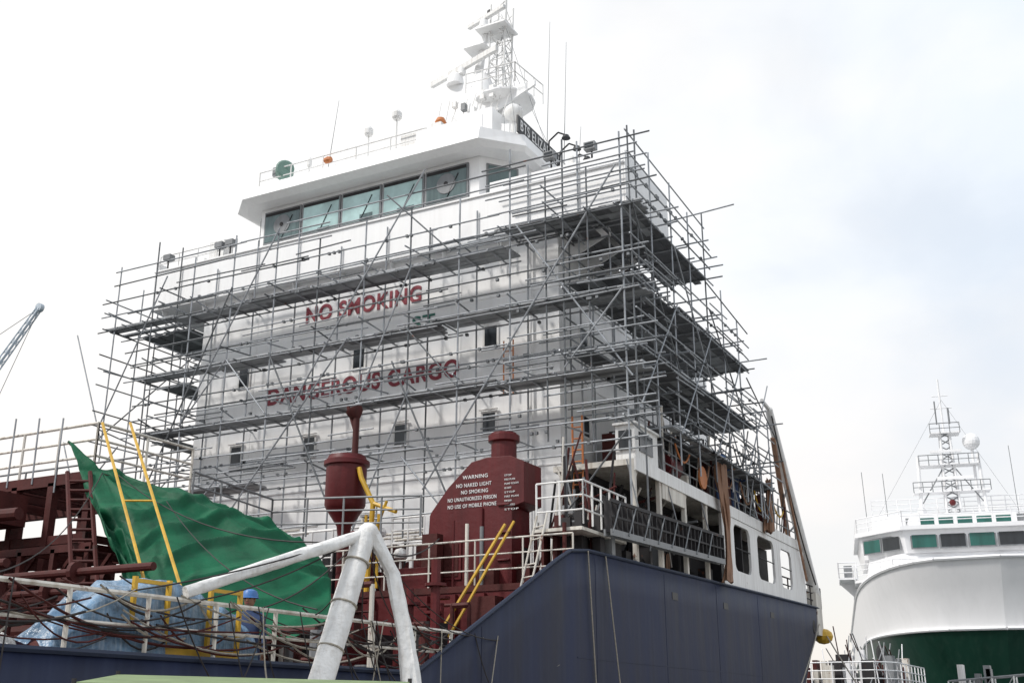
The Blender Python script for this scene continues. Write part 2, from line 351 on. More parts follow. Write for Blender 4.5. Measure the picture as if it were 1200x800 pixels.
m.box(mx-.1,mx+1.3,my-1.6,my-.9,19.4,20.5,WHITE)
m.prismXZ([(mx-1.0,20.3),(mx-.1,20.3),(mx+.2,18.8),(mx-.6,18.8)],my-1.2,my-.9,WHITE)
m.sphere((mx+1.9,my-1.1,20.3),.36,WHITE2,12); m.tube((mx+1.9,my-1.1,18.3),(mx+1.9,my-1.1,20.1),.08,WHITE2)
for k in range(9):
    m.tube((mx+.8,my,24.7+R(-.8,.8)),(R(-8,-2),R(1.5,8),18.45),.008,GREY,4)
m.build('radar_mast',ship,smooth=True)
# ---- lettering
text('NO SMOKING','no_smoking_lettering',.56,-9.52,-4.9,-.02,12.5,TXTRED,ship,.03)
text('ST','faded_lettering',.46,-5.2,-4.35,-.02,11.55,TXTGREEN,ship,.018)
text('DANGEROUS CARGO','dangerous_cargo_lettering',.56,-10.93,-3.45,-.02,9.8,TXTRED,ship,.03)
# ---- red vent casing with warning
rc=MB([])
rc.prismXZ([(-.6,6.3),(-1.05,6.22),(-1.75,5.6),(-2.25,5.0),(-2.3,4.9),(-2.35,3.95),(-2.55,3.8),(-3.0,3.75),(-3.1,3.5),(-3.5,2.2),(.15,2.2),(.15,4.95),(.5,5.05),(.5,6.1),(.1,6.28)],-3.3,-2.3,RED)
rc.lathe((-.35,-2.8,6.2),[(.34,0),(.34,.55),(.42,.58),(.42,.75),(.34,.78),(.34,.82)],RED,18)
for z in (2.9,3.6,4.3,5.0): rc.box(-.25,.1,-3.36,-3.3,z,z+.05,RED)
rc.tube((-.7,-3.34,2.9),(-.7,-3.34,5.0),.03,RED); rc.box(-1.9,-1.3,-3.34,-3.3,3.2,4.2,RED); rc.box(-1.82,-1.38,-3.36,-3.34,3.28,4.12,REDB)
rc.box(-2.9,-1.9,-3.9,-3.31,2.9,3.5,RED); rc.box(-.9,-.2,-3.6,-3.31,2.9,3.4,REDB)
rc.build('vent_casing',ship,bevel=.02)
for i,(t,x0,x1) in enumerate((('WARNING',-1.3,-.55),('NO NAKED LIGHT',-1.5,-.45),('NO SMOKING',-1.35,-.55),('NO UNAUTHORIZED PERSON',-1.75,-.3),('NO USE OF MOBILE PHONE',-1.75,-.3))):
    text(t,'warning_text',.10,x0,x1,-3.31,5.78-i*.18-(.03 if i else 0),TXTWHITE,ship,.004)
for i in range(9): text(['STOP','FIRE PLAN','PUMP ROOM','NO ENTRY'][i%4],'small_notice_text',.05,-.06,.14+.2*((i*7)%3)/2,-3.31,5.75-i*.11,TXTWHITE,ship,.0)
# ---- red cyclone / hopper with pipe
cy=MB([]); c=(-4.55,-4.0)
cy.lathe((*c,4.4),[(.16,-1.6),(.16,0),(.2,.3),(.5,.75),(.55,.85),(.55,1.9),(.62,1.93),(.62,2.05),(.55,2.08),(.5,2.2),(.12,2.26)],RED,22)
cy.tube((-4.3,-4,6.6),(-4.3,-4,7.7),.09,REDB,10); cy.lathe((-4.3,-4,7.7),[(.06,-.1),(.22,.1),(.24,.2)],REDB,12,axis=(-.5,0,1))
cy.tube((-4.3,-4,7.2),(-4.6,-4.0,8.0),.05,REDB)
cy.build('deck_vent_hopper',ship,smooth=True)
# ---- boat-deck, side recess, stern house
s=MB([])
s.box(.03,2.45,-.6,17.5,6.34,6.5,CREAM)
s.box(2.45,2.5,-.6,17.3,6.18,6.55,WHITE2)
for y in (-.6,1.3,3.4,5.4):
    s.box(2.33,2.45,y,y+.14,2.9,6.34,CREAM); s.prismYZ([(y+.14,6.33),(y+.5,6.33),(y+.14,5.9)],2.34,2.40,CREAM)
s.box(2.36,2.46,1.5,3.4,5.75,6.3,CREAM)
s.box(.9,.95,-.5,6.9,2.95,6.3,DARK)  # dark sheet before the white house wall, standing in for recess shade
def wall_with_holes(y0,y1,z0,z1,holes,x0,x1,mat):
    ys=y0
    for a,b_,c0,c1 in holes:
        s.box(x0,x1,ys,a,z0,z1,mat)
        s.box(x0,x1,a,b_,z0,c0,mat); s.box(x0,x1,a,b_,c1,z1,mat)
        r=.3
        for (cy_,cz_,sy,sz) in ((a,c0,1,1),(b_,c0,-1,1),(a,c1,1,-1),(b_,c1,-1,-1)):
            pts=[(cy_,cz_)]+[(cy_+sy*(r-r*math.sin(t)),cz_+sz*(r-r*math.cos(t))) for t in [i*math.pi/10 for i in range(6)]]
            s.prismYZ(pts,x0+.004,x1-.004,mat)
        s.tube((x1,a+.1,c0+.75),(x1,b_-.1,c0+.75),.02,DARK)
        ys=b_
    s.box(x0,x1,ys,y1,z0,z1,mat)
wall_with_holes(6.9,17.8,3.3,6.17,[(8.2,10.1,4.45,6.0),(11.0,13.2,4.45,6.0),(14.1,15.7,4.45,5.9)],2.38,2.47,WHITE2)
s.box(.1,2.3,9.6,9.7,2.9,6.2,DARK); s.box(1.0,1.05,7,17.5,2.95,6.3,DARK)  # long dark sheet carries the painted recess shade on behind the openings
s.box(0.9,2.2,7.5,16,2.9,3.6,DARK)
for k in range(80):
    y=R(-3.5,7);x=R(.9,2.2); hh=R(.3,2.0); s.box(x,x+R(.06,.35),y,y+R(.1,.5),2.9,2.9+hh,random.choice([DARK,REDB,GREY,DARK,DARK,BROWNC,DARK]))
for k in range(50):
    y=R(-1,7); s.tube((R(.9,1.4),y,R(3,6)),(R(1.0,2.3),y+R(-.5,.5),R(5,6.2)),R(.015,.05),random.choice([GREY,REDB,CREAM,DARK,DARK]))
s.box(1.85,2.42,-.4,1.35,6.52,7.5,WHITE2); s.box(2.42,2.45,-.1,.9,6.8,7.35,GLASSD); s.box(1.95,2.32,-.43,-.4,6.8,7.35,GLASSD); s.box(1.8,2.5,-.5,1.45,7.5,7.56,WHITE2)
rail(s,[(2.4,1.8,6.5),(2.4,17,6.5)],1.1,3,.022,GREY,1.2)
for k in range(90):
    y=R(1.8,16);x=R(.3,2.1); hh=R(.3,1.9); s.box(x,x+R(.1,.4),y,y+R(.15,.55),6.5,6.5+hh,random.choice([DARK,REDB,GREY,DARK,DARK,OVER,BROWNC,DARK,CREAM]))
for k in range(50):
    y=R(1.8,16);x=R(1.6,2.35); s.tube((x,y,6.5),(x+R(-.3,.3),y+R(-.6,.6),R(7.2,8.8)),R(.02,.04),random.choice([GREY,DARK,REDB,CREAM]))
for k in range(6):
    y=3+k*2.1+R(-.4,.4); s.path(sag((2.46,y,7.6),(2.46,y+R(1,2),7.5),R(.3,.7),8),.03,random.choice([ORANGE,BROWNC,DARK,YELLOW]))
s.lathe((2.0,3.2,7.0),[(.05,-.5),(.35,-.5),(.35,.5),(.05,.5)],RED,16,axis=(0,1,0))
s.lathe((2.47,5.2,7.0),[(.22,-.04),(.36,-.03),(.36,.03),(.22,.04)],ORANGE,16,axis=(1,0,0))
s.build('boat_deck',ship)
# hanging brown canvas
def hang(y0,x0,zt,zb,rr,seed):
    hc=MB([]); n=24; vs=[];fs=[];NS=40
    for i in range(NS+1):
        t_=i/NS; z=zt+(zb-zt)*t_
        for k in range(n):
            t=2*math.pi*k/n; r=rr*(.75+.35*math.sin(t_*5+seed)+.25*t_)+rr*.9*noise.noise(Vector((math.cos(t)*2.6+seed,math.sin(t)*2.6,z*.7)))
            vs.append((x0+r*math.cos(t)*.55,y0+.22*math.sin(z*1.3+seed)+r*1.2*math.sin(t),z+.05*math.sin(t*3)))
    for i in range(NS):
        for k in range(n): fs.append((i*n+k,i*n+(k+1)%n,(i+1)*n+(k+1)%n,(i+1)*n+k))
    hc.add(vs,fs,BROWNC); hc.build('hanging_canvas',None,smooth=True)
hang(6.5,2.72,7.6,3.9,.24,1.0); hang(12.2,2.66,8.2,6.2,.2,3.0)
# stowed accommodation ladder
g=MB([])
a=Vector((2.68,-3.1,4.15)); b_=Vector((2.68,6.0,4.45))
for x in (2.6,2.78):
    g.beam((x,a.y,a.z),(x,b_.y,b_.z),.05,.16,GREY); g.beam((x,a.y,a.z+.78),(x,b_.y,b_.z+.78),.05,.09,DARK)
    g.beam((x,a.y,a.z+.4),(x,b_.y,b_.z+.4),.03,.05,DARK)
N=26
for i in range(N+1):
    p=a.lerp(b_,i/N); g.box(2.6,2.78,p.y,p.y+.05,p.z,p.z+.78,DARK)
    if i<N: g.box(2.62,2.76,p.y+.1,p.y+.3,p.z+.05,p.z+.08,GREY)
    if i%3==0 and i<N-2:
        q=a.lerp(b_,(i+1.5)/N); g.tube((2.82,p.y,p.z),(2.82,q.y,q.z+.75),.02,GREY)
for y in (-1,2,5): g.tube((2.7,y,5),(2.4,y,6.4),.02,GREY)
g.build('accommodation_ladder')
# rescue-boat davit at the stern
dv=MB([])
dv.tube((2.3,20.0,4.7),(2.5,13.9,11.3),.24,WHITE2,10,r2=.15); dv.tube((2.0,18.2,4.5),(2.4,14.6,10.3),.10,BROWNC,8)
dv.tube((2.5,13.9,11.3),(2.7,12.2,11.2),.08,WHITE2,8); dv.box(1.9,2.5,19.3,20.2,3,4.7,CREAM)
dv.tube((2.6,15.0,9.4),(2.6,17.5,5.0),.05,BROWNC); dv.path(sag((2.6,13.9,11),(2.6,19,5),.5),.03,ROPED)
for t in (.2,.4,.6,.8): 
    p=Vector((2.3,20,4.7)).lerp(Vector((2.5,13.9,11.3)),t); dv.tube(p,Vector((2.0,18.2,4.5)).lerp(Vector((2.4,14.6,10.3)),t),.04,GREY)
dv.build('boat_davit',ship,smooth=True)
sr=MB([]); rail(sr,[(2.35,14.5,4.05),(2.35,20.8,4.15),(1.8,21.8,4.15),(-2,22.0,4.15)],.85,3,.025,DARK,.9)
for k in range(26): 
    y=R(17.8,21); x=R(-1,2.0); hh=R(.8,2.1); sr.box(x,x+R(.2,.5),y,y+R(.2,.6),2.9,2.9+hh,random.choice([DARK,REDB,CREAM,GREY,DARK]))
sr.build('stern_rails',ship)
# ---- rails, ladders around poop front
pr=MB([])
rail(pr,[(-16.2,-4.3,2.9),(2.3,-4.3,2.9)],1.1,3,.020,CREAM,1.3)
rail(pr,[(1.2,-4.0,4.25),(2.45,-4.0,4.25),(2.45,-1.3,4.25)],1.05,3,.022,WHITE2,.6); pr.box(1.1,2.4,-4,-1.2,4.12,4.2,CREAM)
rail(pr,[(-3.4,-3.4,3.9),(-2.4,-3.4,3.9)],1.0,3,.022,WHITE2,.5); rail(pr,[(-8,-3.6,3.6),(-5.2,-3.6,3.6)],1.1,3,.022,WHITE2,.7)
def ladder(m,p,q,w,mat,axis=(1,0,0),r=.03,step=.3):
    p=Vector(p);q=Vector(q);a=Vector(axis)*w/2
    m.tube(p-a,q-a,r,mat);m.tube(p+a,q+a,r,mat);n=int((q-p).length/step)
    for i in range(1,n): t=p.lerp(q,i/n); m.tube(t-a,t+a,r*.7,mat)
ladder(pr,(.75,-.5,5.3),(.75,-.5,7.9),.3,ORANGE)
ladder(pr,(-1.6,-.2,8.9),(-1.6,-.2,10.6),.32,ORANGE,r=.022); ladder(pr,(-1.7,-.2,13),(-1.7,-.2,15.8),.35,WHITE2)
pr.tube((-.6,-5.6,1.6),(.6,-4.5,4.3),.04,YELLOW); pr.tube((-.1,-5.9,1.6),(1.0,-4.8,4.3),.035,YELLOW); ladder(pr,(1.0,-5.0,1.2),(1.5,-4.3,4.5),.5,CREAM,(.8,-.5,0),.026)
pr.path([(-3.6,-4.2,2.9),(-3.5,-4.2,5.2),(-3.9,-4.2,5.9),(-4.0,-4.2,6.2)],.07,YELLOW,8); pr.tube((-3.5,-4.2,5.2),(-2.7,-4.3,4.9),.06,YELLOW); pr.tube((-3.5,-4.2,4.2),(-3.0,-4.3,5.2),.04,YELLOW)
for x in (-3.7,-3.3): pr.tube((x,-4.2,3),(x,-4.2,4.9),.04,YELLOW)
for k in range(60):
    x=R(-13,2.1); y=R(-4.2,-.8); z=R(3.4,5.0); pr.tube((x,y,2.9),(x,y,z),R(.03,.06),random.choice([WHITE2,RED,CREAM,REDB,GREY,DARK,REDB]),8)
    if k%3==0: pr.lathe((x,y,z),[(.06,0),(.17,.05),(.2,.16),(.14,.28),(.02,.32)],random.choice([WHITE2,RED]),10)
for k in range(30):
    x=R(-8,1.6); y=R(-4.0,-1); hh=R(.4,1.7); pr.box(x,x+R(.15,.5),y,y+R(.2,.5),2.9,2.9+hh,random.choice([RED,REDB,DARK,GREY,DARK]))
for k in range(26):
    y=R(-3,-.6); pr.tube((R(.2,2.2),y,2.9),(R(.2,2.2),y,R(4.5,7)),R(.018,.04),random.choice([DARK,GREY,REDB,CREAM]))
for k in range(8):
    z=R(4.2,5.6); x=R(-12,-3); pr.tube((x,-1.2,z),(x+R(1,3),-1.2,z),.04,random.choice([WHITE2,CREAM]))
pr.build('poop_fittings',ship)
# ---- main-deck side rail on the bulwark (wire wrapped)
mr=MB([])
y=-45
while y<-7.5:
    mr.tube((2.42,y,.5),(2.42,y,1.4),.032,CREAM); y+=1.25
mr.tube((2.42,-45,1.4),(2.42,-7.4,1.4),.034,CREAM); mr.tube((2.42,-45,1.02),(2.42,-8.4,1.02),.024,CREAM)
for k in range(90):
    y0=R(-24,-8); mr.path(sag((2.42+R(-.06,.08),y0,R(.9,1.5)),(2.42+R(-.06,.08),y0+R(.8,3.5),R(.8,1.5)),R(.02,.35),8),R(.009,.018),random.choice([ROPED,ROPED,REDB,ROPE]),4)
for k in range(24):
    y0=R(-24,-8); mr.path(sag((2.5,y0,1.42),(2.62+R(0,.2),y0+R(-1,1),R(-.4,.5)),R(.0,.2),6),.012,random.choice([ROPED,ROPED,ROPE]),4)
mr.build('deck_side_rail',ship)
# ---- cargo deck manifold platform (dark red)
mp=MB([])
X0,X1,Y0,Y1=-13.5,-6.3,-11,-8
for y in (Y0,Y1):
    mp.beam((X0,y,4.95),(X1,y,4.95),.18,.25,REDB); mp.beam((X0,y,3.6),(X1,y,3.6),.14,.2,REDB); mp.beam((X0,y,2.3),(X1,y,2.3),.14,.18,REDB)
for x in [X0+i*1.2 for i in range(7)]:
    mp.beam((x,Y0,4.95),(x,Y1,4.95),.14,.2,REDB); mp.beam((x,Y0,3.6),(x,Y1,3.6),.1,.16,REDB)
    for y in (Y0,Y1): mp.box(x-.09,x+.09,y-.09,y+.09,0,4.9,REDB)
    mp.beam((x,Y0,2.2),(x+1.1,Y0,3.5),.06,.08,REDB)
for i in range(28): mp.box(X0+i*.26,X0+i*.26+.05,Y0+.1,Y1-.1,5.04,5.1,REDB)
mp.box(-11.5,-7.9,-12.2,-11.3,3.9,4.6,REDB)
for x in [-10.0+i*1.0 for i in range(6)]:
    mp.box(x-.06,x+.06,-12.06,-11.94,0,3.2,REDB); mp.beam((x,-12,3.2),(x,-9.5,3.2),.08,.12,REDB)
mp.beam((-11,-12,3.2),(-4.9,-12,3.2),.12,.16,REDB); mp.beam((-11,-12,2.2),(-4.9,-12,2.2),.1,.12,REDB); mp.beam((-11,-12,1.2),(-4.9,-12,1.2),.1,.12,REDB)
for k in range(40):
    x=R(-13,-4.5);y=R(-15,-9);L=R(1,4);z=R(.3,2.9)
    mp.tube((x,y,z),(x+L,y,z),R(.05,.14),REDB,10)
    mp.lathe((x+L*.5,y,z),[(.2,-.05),(.2,.05)],REDB,12,axis=(1,0,0))
    mp.tube((x,y,z),(x,y,0),R(.06,.12),REDB,8)
for k in range(14):
    x=R(-11,1.5);y=R(-9,-5);mp.tube((x,y,0),(x,y,R(1,3.0)),R(.05,.14),random.choice([REDB,RED]),8); mp.lathe((x,y,R(1,2.5)),[(.22,-.03),(.22,.03)],RED,12)
mp.tube((-12,-13.0,3.9),(-6.5,-12.6,3.9),.13,REDB,10); mp.tube((-12,-13.3,3.2),(-6.7,-13.0,3.2),.1,REDB,10)
for x in (-9.5,-8.7,-7.9,-6,-5.2): mp.tube((x,-44,.6),(x,-6,.6),.16,REDB,10)
rail(mp,[(-13.5,-11,5.05),(-6.3,-11,5.05),(-6.3,-8,5.05)],1.12,3,.028,CREAM,1.3)
rail(mp,[(-13.5,-8,5.05),(-6.3,-8,5.05)],1.12,3,.024,GREY,1.3)
rail(mp,[(-6.2,-8,4.6),(-6.2,-5,4.4),(-1.5,-5,4.1)],1.0,3,.024,GREY,1.2)
for k in range(5): 
    x=R(-13,-6.5); mp.tube((x,-11.1,R(4.5,5)),(x+R(-.3,.3),-11.1,R(6.3,6.9)),.022,random.choice([STEEL,GREY]))
ladder(mp,(-1.5,-13.25,1.9),(-5.75,-11.0,6.1),.62,YELLOW,(.88,.47,0),.034,2.4)
ladder(mp,(-3.6,-13.0,1.2),(-6.4,-11.3,5.0),.5,REDB,(.88,.47,0),.05,.3)
mp.build('cargo_manifold_platform',ship)
# yellow frame at rail
yf=MB([])
for (y0,y1) in ((-17.6,-17.0),(-16.2,-15.6)):
    for y in (y0,y1): yf.beam((2.25,y,.1),(2.25,y,1.65),.055,.055,YELLOW)
    for z in (.6,1.6): yf.beam((2.25,y0,z),(2.25,y1,z),.05,.05,YELLOW)
yf.beam((2.25,-17.6,.75),(2.25,-15.6,.75),.06,.09,YELLOW); yf.build('yellow_hose_rack',ship)
# ================================================================ tarps
def patch(name,rows,nu,nv,mat,amp,fs_,parent=None,th=.01,ridge=14,seed=0,shear=.5,k2=.25,hem=0):
    def cr(P,t):
        n=len(P)-1; x=t*n;i=min(int(x),n-1);u=x-i
        p1=Vector(P[i]);p2=Vector(P[i+1]);p0=Vector(P[i-1]) if i>0 else p1*2-p2;p3=Vector(P[i+2]) if i+2<=n else p2*2-p1
        return .5*((2*p1)+(-p0+p2)*u+(2*p0-5*p1+4*p2-p3)*u*u+(-p0+3*p1-3*p2+p3)*u**3)
    vs=[]
    for j in range(nv+1):
        for i in range(nu+1):
            u=i/nu;v=j/nv
            vv=v+hem*(noise.noise(Vector((u*6,0,seed)))+.5*math.sin(u*math.pi*5)**2)*v
            col=[cr(r,u) for r in rows]; p=cr(col,max(0,min(1.12,vv)) if vv<=1 else 1); 
            if vv>1: p=p+(cr(col,1)-cr(col,.95))*((vv-1)/.05)
            a_=abs(noise.noise(Vector((u*ridge+v*shear*2,v*.9+u,seed)))); f1=max(0,1-a_*3.2)
            b2=abs(noise.noise(Vector((u*ridge*.6-v*shear,v*2.2,seed+5)))); f2=max(0,1-b2*3.5)
            f3=noise.noise(Vector((u*fs_,v*fs_*.7,seed+9)))
            dz=amp*(.5*f1+k2*2*f2+1.2*f3-.4)
            vs.append(p+Vector((dz*.5,-dz*.6,dz*.7)))
    fs=[(j*(nu+1)+i,j*(nu+1)+i+1,(j+1)*(nu+1)+i+1,(j+1)*(nu+1)+i) for j in range(nv) for i in range(nu)]
    mb=MB([]);mb.add(vs,fs,mat);o=mb.build(name,parent); o.data.polygons.foreach_set('use_smooth',[True]*len(fs))
    s_=o.modifiers.new('s','SOLIDIFY');s_.thickness=th
    return o
patch('green_tarpaulin',[
 [(-7.3,-10.95,5.75),(-5.75,-10.3,5.05),(-4.5,-8.9,4.45),(-3.3,-7.4,3.85)],
 [(-6.4,-11.3,5.1),(-4.6,-11.0,4.2),(-3.2,-10.0,3.7),(-1.9,-8.2,3.0)],
 [(-5.6,-11.7,4.5),(-3.4,-12.1,3.1),(-2.1,-11.8,2.75),(-.9,-9.3,2.4)],
 [(-4.8,-12.1,3.9),(-2.9,-12.7,2.2),(-1.3,-12.9,1.5),(-.1,-10.3,1.5)]],160,110,GTARP,.30,3.2,ridge=4.5,seed=2.3,shear=2.2,k2=.3,hem=.10)
patch('blue_plastic_sheet',[
 [(1.2,-18.6,.7),(1.3,-17.5,1.5),(1.4,-16.3,1.55),(1.4,-15.1,1.2)],
 [(1.7,-18.7,.85),(1.8,-17.6,1.6),(1.8,-16.2,1.6),(1.8,-15.0,1.25)],
 [(2.1,-18.8,.7),(2.2,-17.7,1.3),(2.15,-16.2,1.3),(2.1,-15.0,.9)],
 [(2.2,-18.9,.1),(2.3,-17.8,.2),(2.2,-16.2,.15),(2.1,-14.9,.1)]],100,70,BTARP,.14,6,ridge=8,seed=7)
patch('white_canvas_sheet',[
 [(1.6,-22.5,1.2),(1.9,-21.2,1.35),(2.0,-20.0,1.0),(2.1,-19.2,.8)],
 [(2.2,-22.5,.9),(2.3,-21.2,.95),(2.3,-20.0,.8),(2.3,-19.2,.6)]],40,16,CANVAS,.08,5,seed=3)
# ================================================================ wrapped boom A-frame
bf=MB([])
def limb(pts,rad,mat,seg=40,n=20,lum=.10,flat=1):
    pts=[Vector(p) for p in pts]; vs=[]
    def at(t):
        x=t*(len(pts)-1);i=min(int(x),len(pts)-2);u=x-i;u=u if len(pts)<3 else u
        return pts[i].lerp(pts[i+1],u),rad[i]+(rad[i+1]-rad[i])*u
    d=(pts[-1]-pts[0]).normalized();u=Vector((0,0,1)) if abs(d.z)<.95 else Vector((1,0,0));a=d.cross(u).normalized();c=d.cross(a).normalized()
    for i in range(seg+1):
        t=i/seg;o,r=at(t)
        for k in range(n):
            th=2*math.pi*k/n; rr=r*(1+lum*1.6*noise.noise(Vector((math.cos(th)*1.8,math.sin(th)*1.8,t*5+pts[0].x)))+lum*.7*noise.noise(Vector((math.cos(th)*4,math.sin(th)*4,t*16))))
            vs.append(o+a*math.cos(th)*rr*flat+c*math.sin(th)*rr)
    fs=[(i*n+k,i*n+(k+1)%n,(i+1)*n+(k+1)%n,(i+1)*n+k) for i in range(seg) for k in range(n)]+[list(range(n))[::-1],list(range(seg*n,seg*n+n))]
    bf.add(vs,fs,mat)
limb([(3.35,-15.95,-1.7),(3.3,-14.1,2.55)],[.21,.165],CANVAS,lum=.05)
limb([(3.35,-14.0,2.62),(2.45,-16.9,1.5)],[.095,.08],CANVAS,lum=.12)
limb([(3.36,-14.05,2.66),(3.62,-13.75,2.0),(3.9,-13.75,.9),(4.1,-13.8,0),(4.4,-13.8,-1.7)],[.10,.10,.115,.13,.14],CANVAS,flat=1.25,lum=.18,seg=60)
bf.sphere((3.33,-14.05,2.6),.165,CANVAS,14)
for t in (.45,.6,.75,.9):
    p=Vector((3.35,-15.95,-1.7)).lerp(Vector((3.3,-14.1,2.55)),t); bf.lathe(p,[(.2,-.012),(.205,0),(.2,.012)],ROPE,14,axis=(0,.4,.92))
bf.build('canvas_wrapped_boom_frame',None,smooth=True)
rp=MB([])
for k in range(9): rp.path(sag((3.3,-14.1,2.6),(2.4,-18+k*1.3,1.4),.1+.05*k),.011,ROPED,4)
rp.path(sag((3.3,-14.1,2.5),(1.5,-9,3.3),.3),.015,ROPED,4); rp.path(sag((2.4,-14,1.5),(-4,-11,4.2),.4),.012,ROPED,4)
rp.path(sag((2.4,-18,1.6),(-1.5,-12,2.4),.3),.012,ROPED,4); rp.path(sag((2.4,-20,1.4),(-6,-11,5),.5),.012,ROPED,4); rp.path(sag((3.3,-14.1,2.5),(-5.5,-11,4.9),.5),.012,ROPED,4)
rp.build('rigging_ropes')
mo=MB([])
mo.path(sag((2.55,-4,3.6),(2.56,-3.2,-4.5),0,4),.018,ROPE,5); mo.path([(2.53,-2.9,3.6),(2.7,-2.6,.5),(3.3,-1.2,-1.7)],.018,ROPE,5)
mo.path(sag((2.6,19.0,3.4),(5.5,-2,-1.6),.5),.022,ROPE,5); mo.path(sag((2.5,20.3,3.2),(7,12,-1.6),.3),.03,ROPE,5)
mo.build('mooring_ropes')
# ================================================================ scaffolding
sc=empty('scaffolding'); S=MB([]); P=MB([])
def T(p,q,r=.025,mat=None): S.tube(p,q,r,mat or (STEEL if random.random()<.72 else STEELD),6)
def planksX(x0,x1,y0,y1,z,mat=None):
    n=round((y1-y0)/.24)
    for j in range(n):
        x=x0+R(-.3,.1)
        while x<x1:
            L=min(R(2.4,3.9),x1-x+R(0,.35)); yy=y0+j*.24; dz=R(0,.03)
            if random.random()>.06: P.box(x,x+L,yy+.008,yy+.232,z+dz,z+dz+.05,mat or random.choice([PLANK,PLANK,PLANK,PLANKD]))
            x+=L+.01
    x=x0
    while x<=x1: T((x,y0-R(.1,.35),z-.03),(x,y1+.1,z-.03)); x+=.92
def planksY(y0,y1,x0,x1,z):
    n=round((x1-x0)/.24)
    for j in range(n):
        y=y0+R(-.1,.3)
        while y<y1:
            L=min(R(2.4,3.9),y1-y+R(0,.35)); xx=x0+j*.24; dz=R(0,.03)
            if random.random()>.04: P.box(xx+.006,xx+.234,y,y+L,z+dz,z+dz+.05,random.choice([PLANKD,PLANKD,PLANKD,PLANK]))
            y+=L+.01
    y=y0
    while y<=y1: T((x0-.1,y,z-.03),(x1+R(.1,.45) if random.random()<.8 else x1+R(.6,1.3),y,z-.03)); y+=.95
YI,YO=-.42,-1.55
front=[(-17.2,-1.3,13.05),(-15.6,-3.6,11.0),(-15.4,-1.6,8.95)]
for a,b_,z in front: planksX(a,b_,YO+.06,YI-.05,z)
for a,b_,z in ((-1.1,3.0,13.62),(-3.3,2.9,11.12),(-1.2,2.9,8.88)): planksX(a,b_,YO+.06,YI-.05,z)
planksX(-13.6,-10.2,YO+.06,YI-.05,6.75)
def ledgers(a,b_,z,offs=(-.1,.5,1.0),ys=(YI,YO)):
    for y in ys:
        for o in offs:
            if y==YI and o==.5 : continue
            x=a-R(.1,.6)
            while x<b_:
                L=R(4.5,6.3); x2=min(x+L,b_+R(.1,.7)); dz=R(-.03,.03)
                T((x,y-.05,z+o+dz),(x2,y-.05,z+o+R(-.03,.03))); x=x2-.25
                if x2>=b_: break
for a,b_,z in front: ledgers(a,b_,z)
ledgers(-15.5,-1,6.9,(-.1,.35,.9)); ledgers(-14,-2,5.3,(0,.5),(YO,))
ledgers(-1.2,3.0,13.62,(-.1,.5,1.0,1.5,2.0)); ledgers(-3.3,3.0,11.1); ledgers(-1.4,3.0,8.9); ledgers(-2,3.0,6.9,(-.1,.5,1.0)); ledgers(-16.9,-8,15.2,(0,-.5),(YO,)); ledgers(-9,-.5,15.0,(0,.5),(YO,))
x=-16.9; i=0
while x<3.1:
    tp=15.2+R(-.3,.9) if x<-1.5 else 16.0+R(-.2,.8)
    if x>2.5: tp=16.3
    bt=4.5+R(-.4,.5) if x>-15.6 else 8.2
    for y in (YI,YO):
        T((x+R(-.03,.03),y,bt+R(-.3,.3)),(x+R(-.04,.04),y,tp+R(-.5,.3)),.027)
    for z in (7.3,9.3,11.4,13.4): 
        T((x,YI+.4,z+R(-.4,.3)),(x,YO-R(.1,.4),z+R(-.1,.2)))
    if i%2==0 and x<1:
        for z in (5,9,): 
            if random.random()<.8: T((x,YO-.06,z),(x+1.8*(1 if i%4 else -1),YO-.06,z+2.05+2.0*(i%3==0)))
    x+=1.78+R(-.08,.08); i+=1
for k in range(80):
    x=R(-16,1.5); z=random.choice([6.9,8.95,11,13.05])+R(.1,1.3); L=R(1.5,4)
    y=random.choice([YI,YO])-.08; T((x,y,z),(min(3.6,x+L),y+R(-.05,.05),z+R(-.06,.06)),.023)
for p,q in (((-15.3,-1.65,5.2),(-11.4,-1.65,13.6)),((-8.6,-1.65,9.0),(-3.8,-1.65,16.2)),((-13.2,-1.65,9),(-9.5,-1.65,15.4)),((-3.6,-1.65,6.0),(2.6,-1.65,14.8)),
            ((-11.5,-1.66,5),(-6.5,-1.66,11)),((-17,-1.6,9.5),(-14.5,-1.6,14.6)),((2.9,-1.6,8.5),(-.6,-1.6,13.6)),((-7,-1.66,6),(-9.6,-1.66,11)),((-5.2,-1.66,15.6),(-2.8,-1.66,13.2)),((-16,-1.6,8.6),(-17.8,-1.5,7.0)),((-2.5,-1.67,5.2),(-4.8,-1.67,10))):
    T(p,q,.027)
for x in (-17.1,-15.7,-14.5):
    for y in (0.6,2.4,4.2): T((x,y,5.5 if x>-16 else 8),(x,y,15+R(-.3,.6)))
for z in (13.05,11.0,8.95):
    planksY(-.2,4.6,-17.0 if z>12 else -15.8,-14.6 if z>12 else -14.5,z)
    for xx in (-17.1,-14.5):
        for o in (-.1,.5,1): T((xx,-1.9,z+o),(xx,4.9,z+o))
for p,q in (((-17.15,-1.5,9),(-17.15,3,13.5)),((-15.75,-1.5,5.5),(-15.75,3.5,11))): T(p,q)
XO=3.0
side=[(-1.55,5.2,.3,13.62),(-1.4,9.2,.9,11.55),(-1.2,9.6,.9,9.5),(1.2,12.3,1.2,7.75)]
for a,b_,x0,z in side:
    planksY(a,b_,x0,2.95,z)
    for xx in (x0,1.7,XO):
        for o in (-.1,.45,.95):
            if xx==1.7 and o>0: continue
            y=a-R(.1,.5)
            while y<b_:
                y2=min(y+R(4.5,6.3),b_+R(.2,.9)); T((xx+.05,y,z+o+R(-.03,.03)),(xx+.05,y2,z+o+R(-.03,.03))); y=y2-.2
                if y2>=b_: break
y=-1.55;i=0
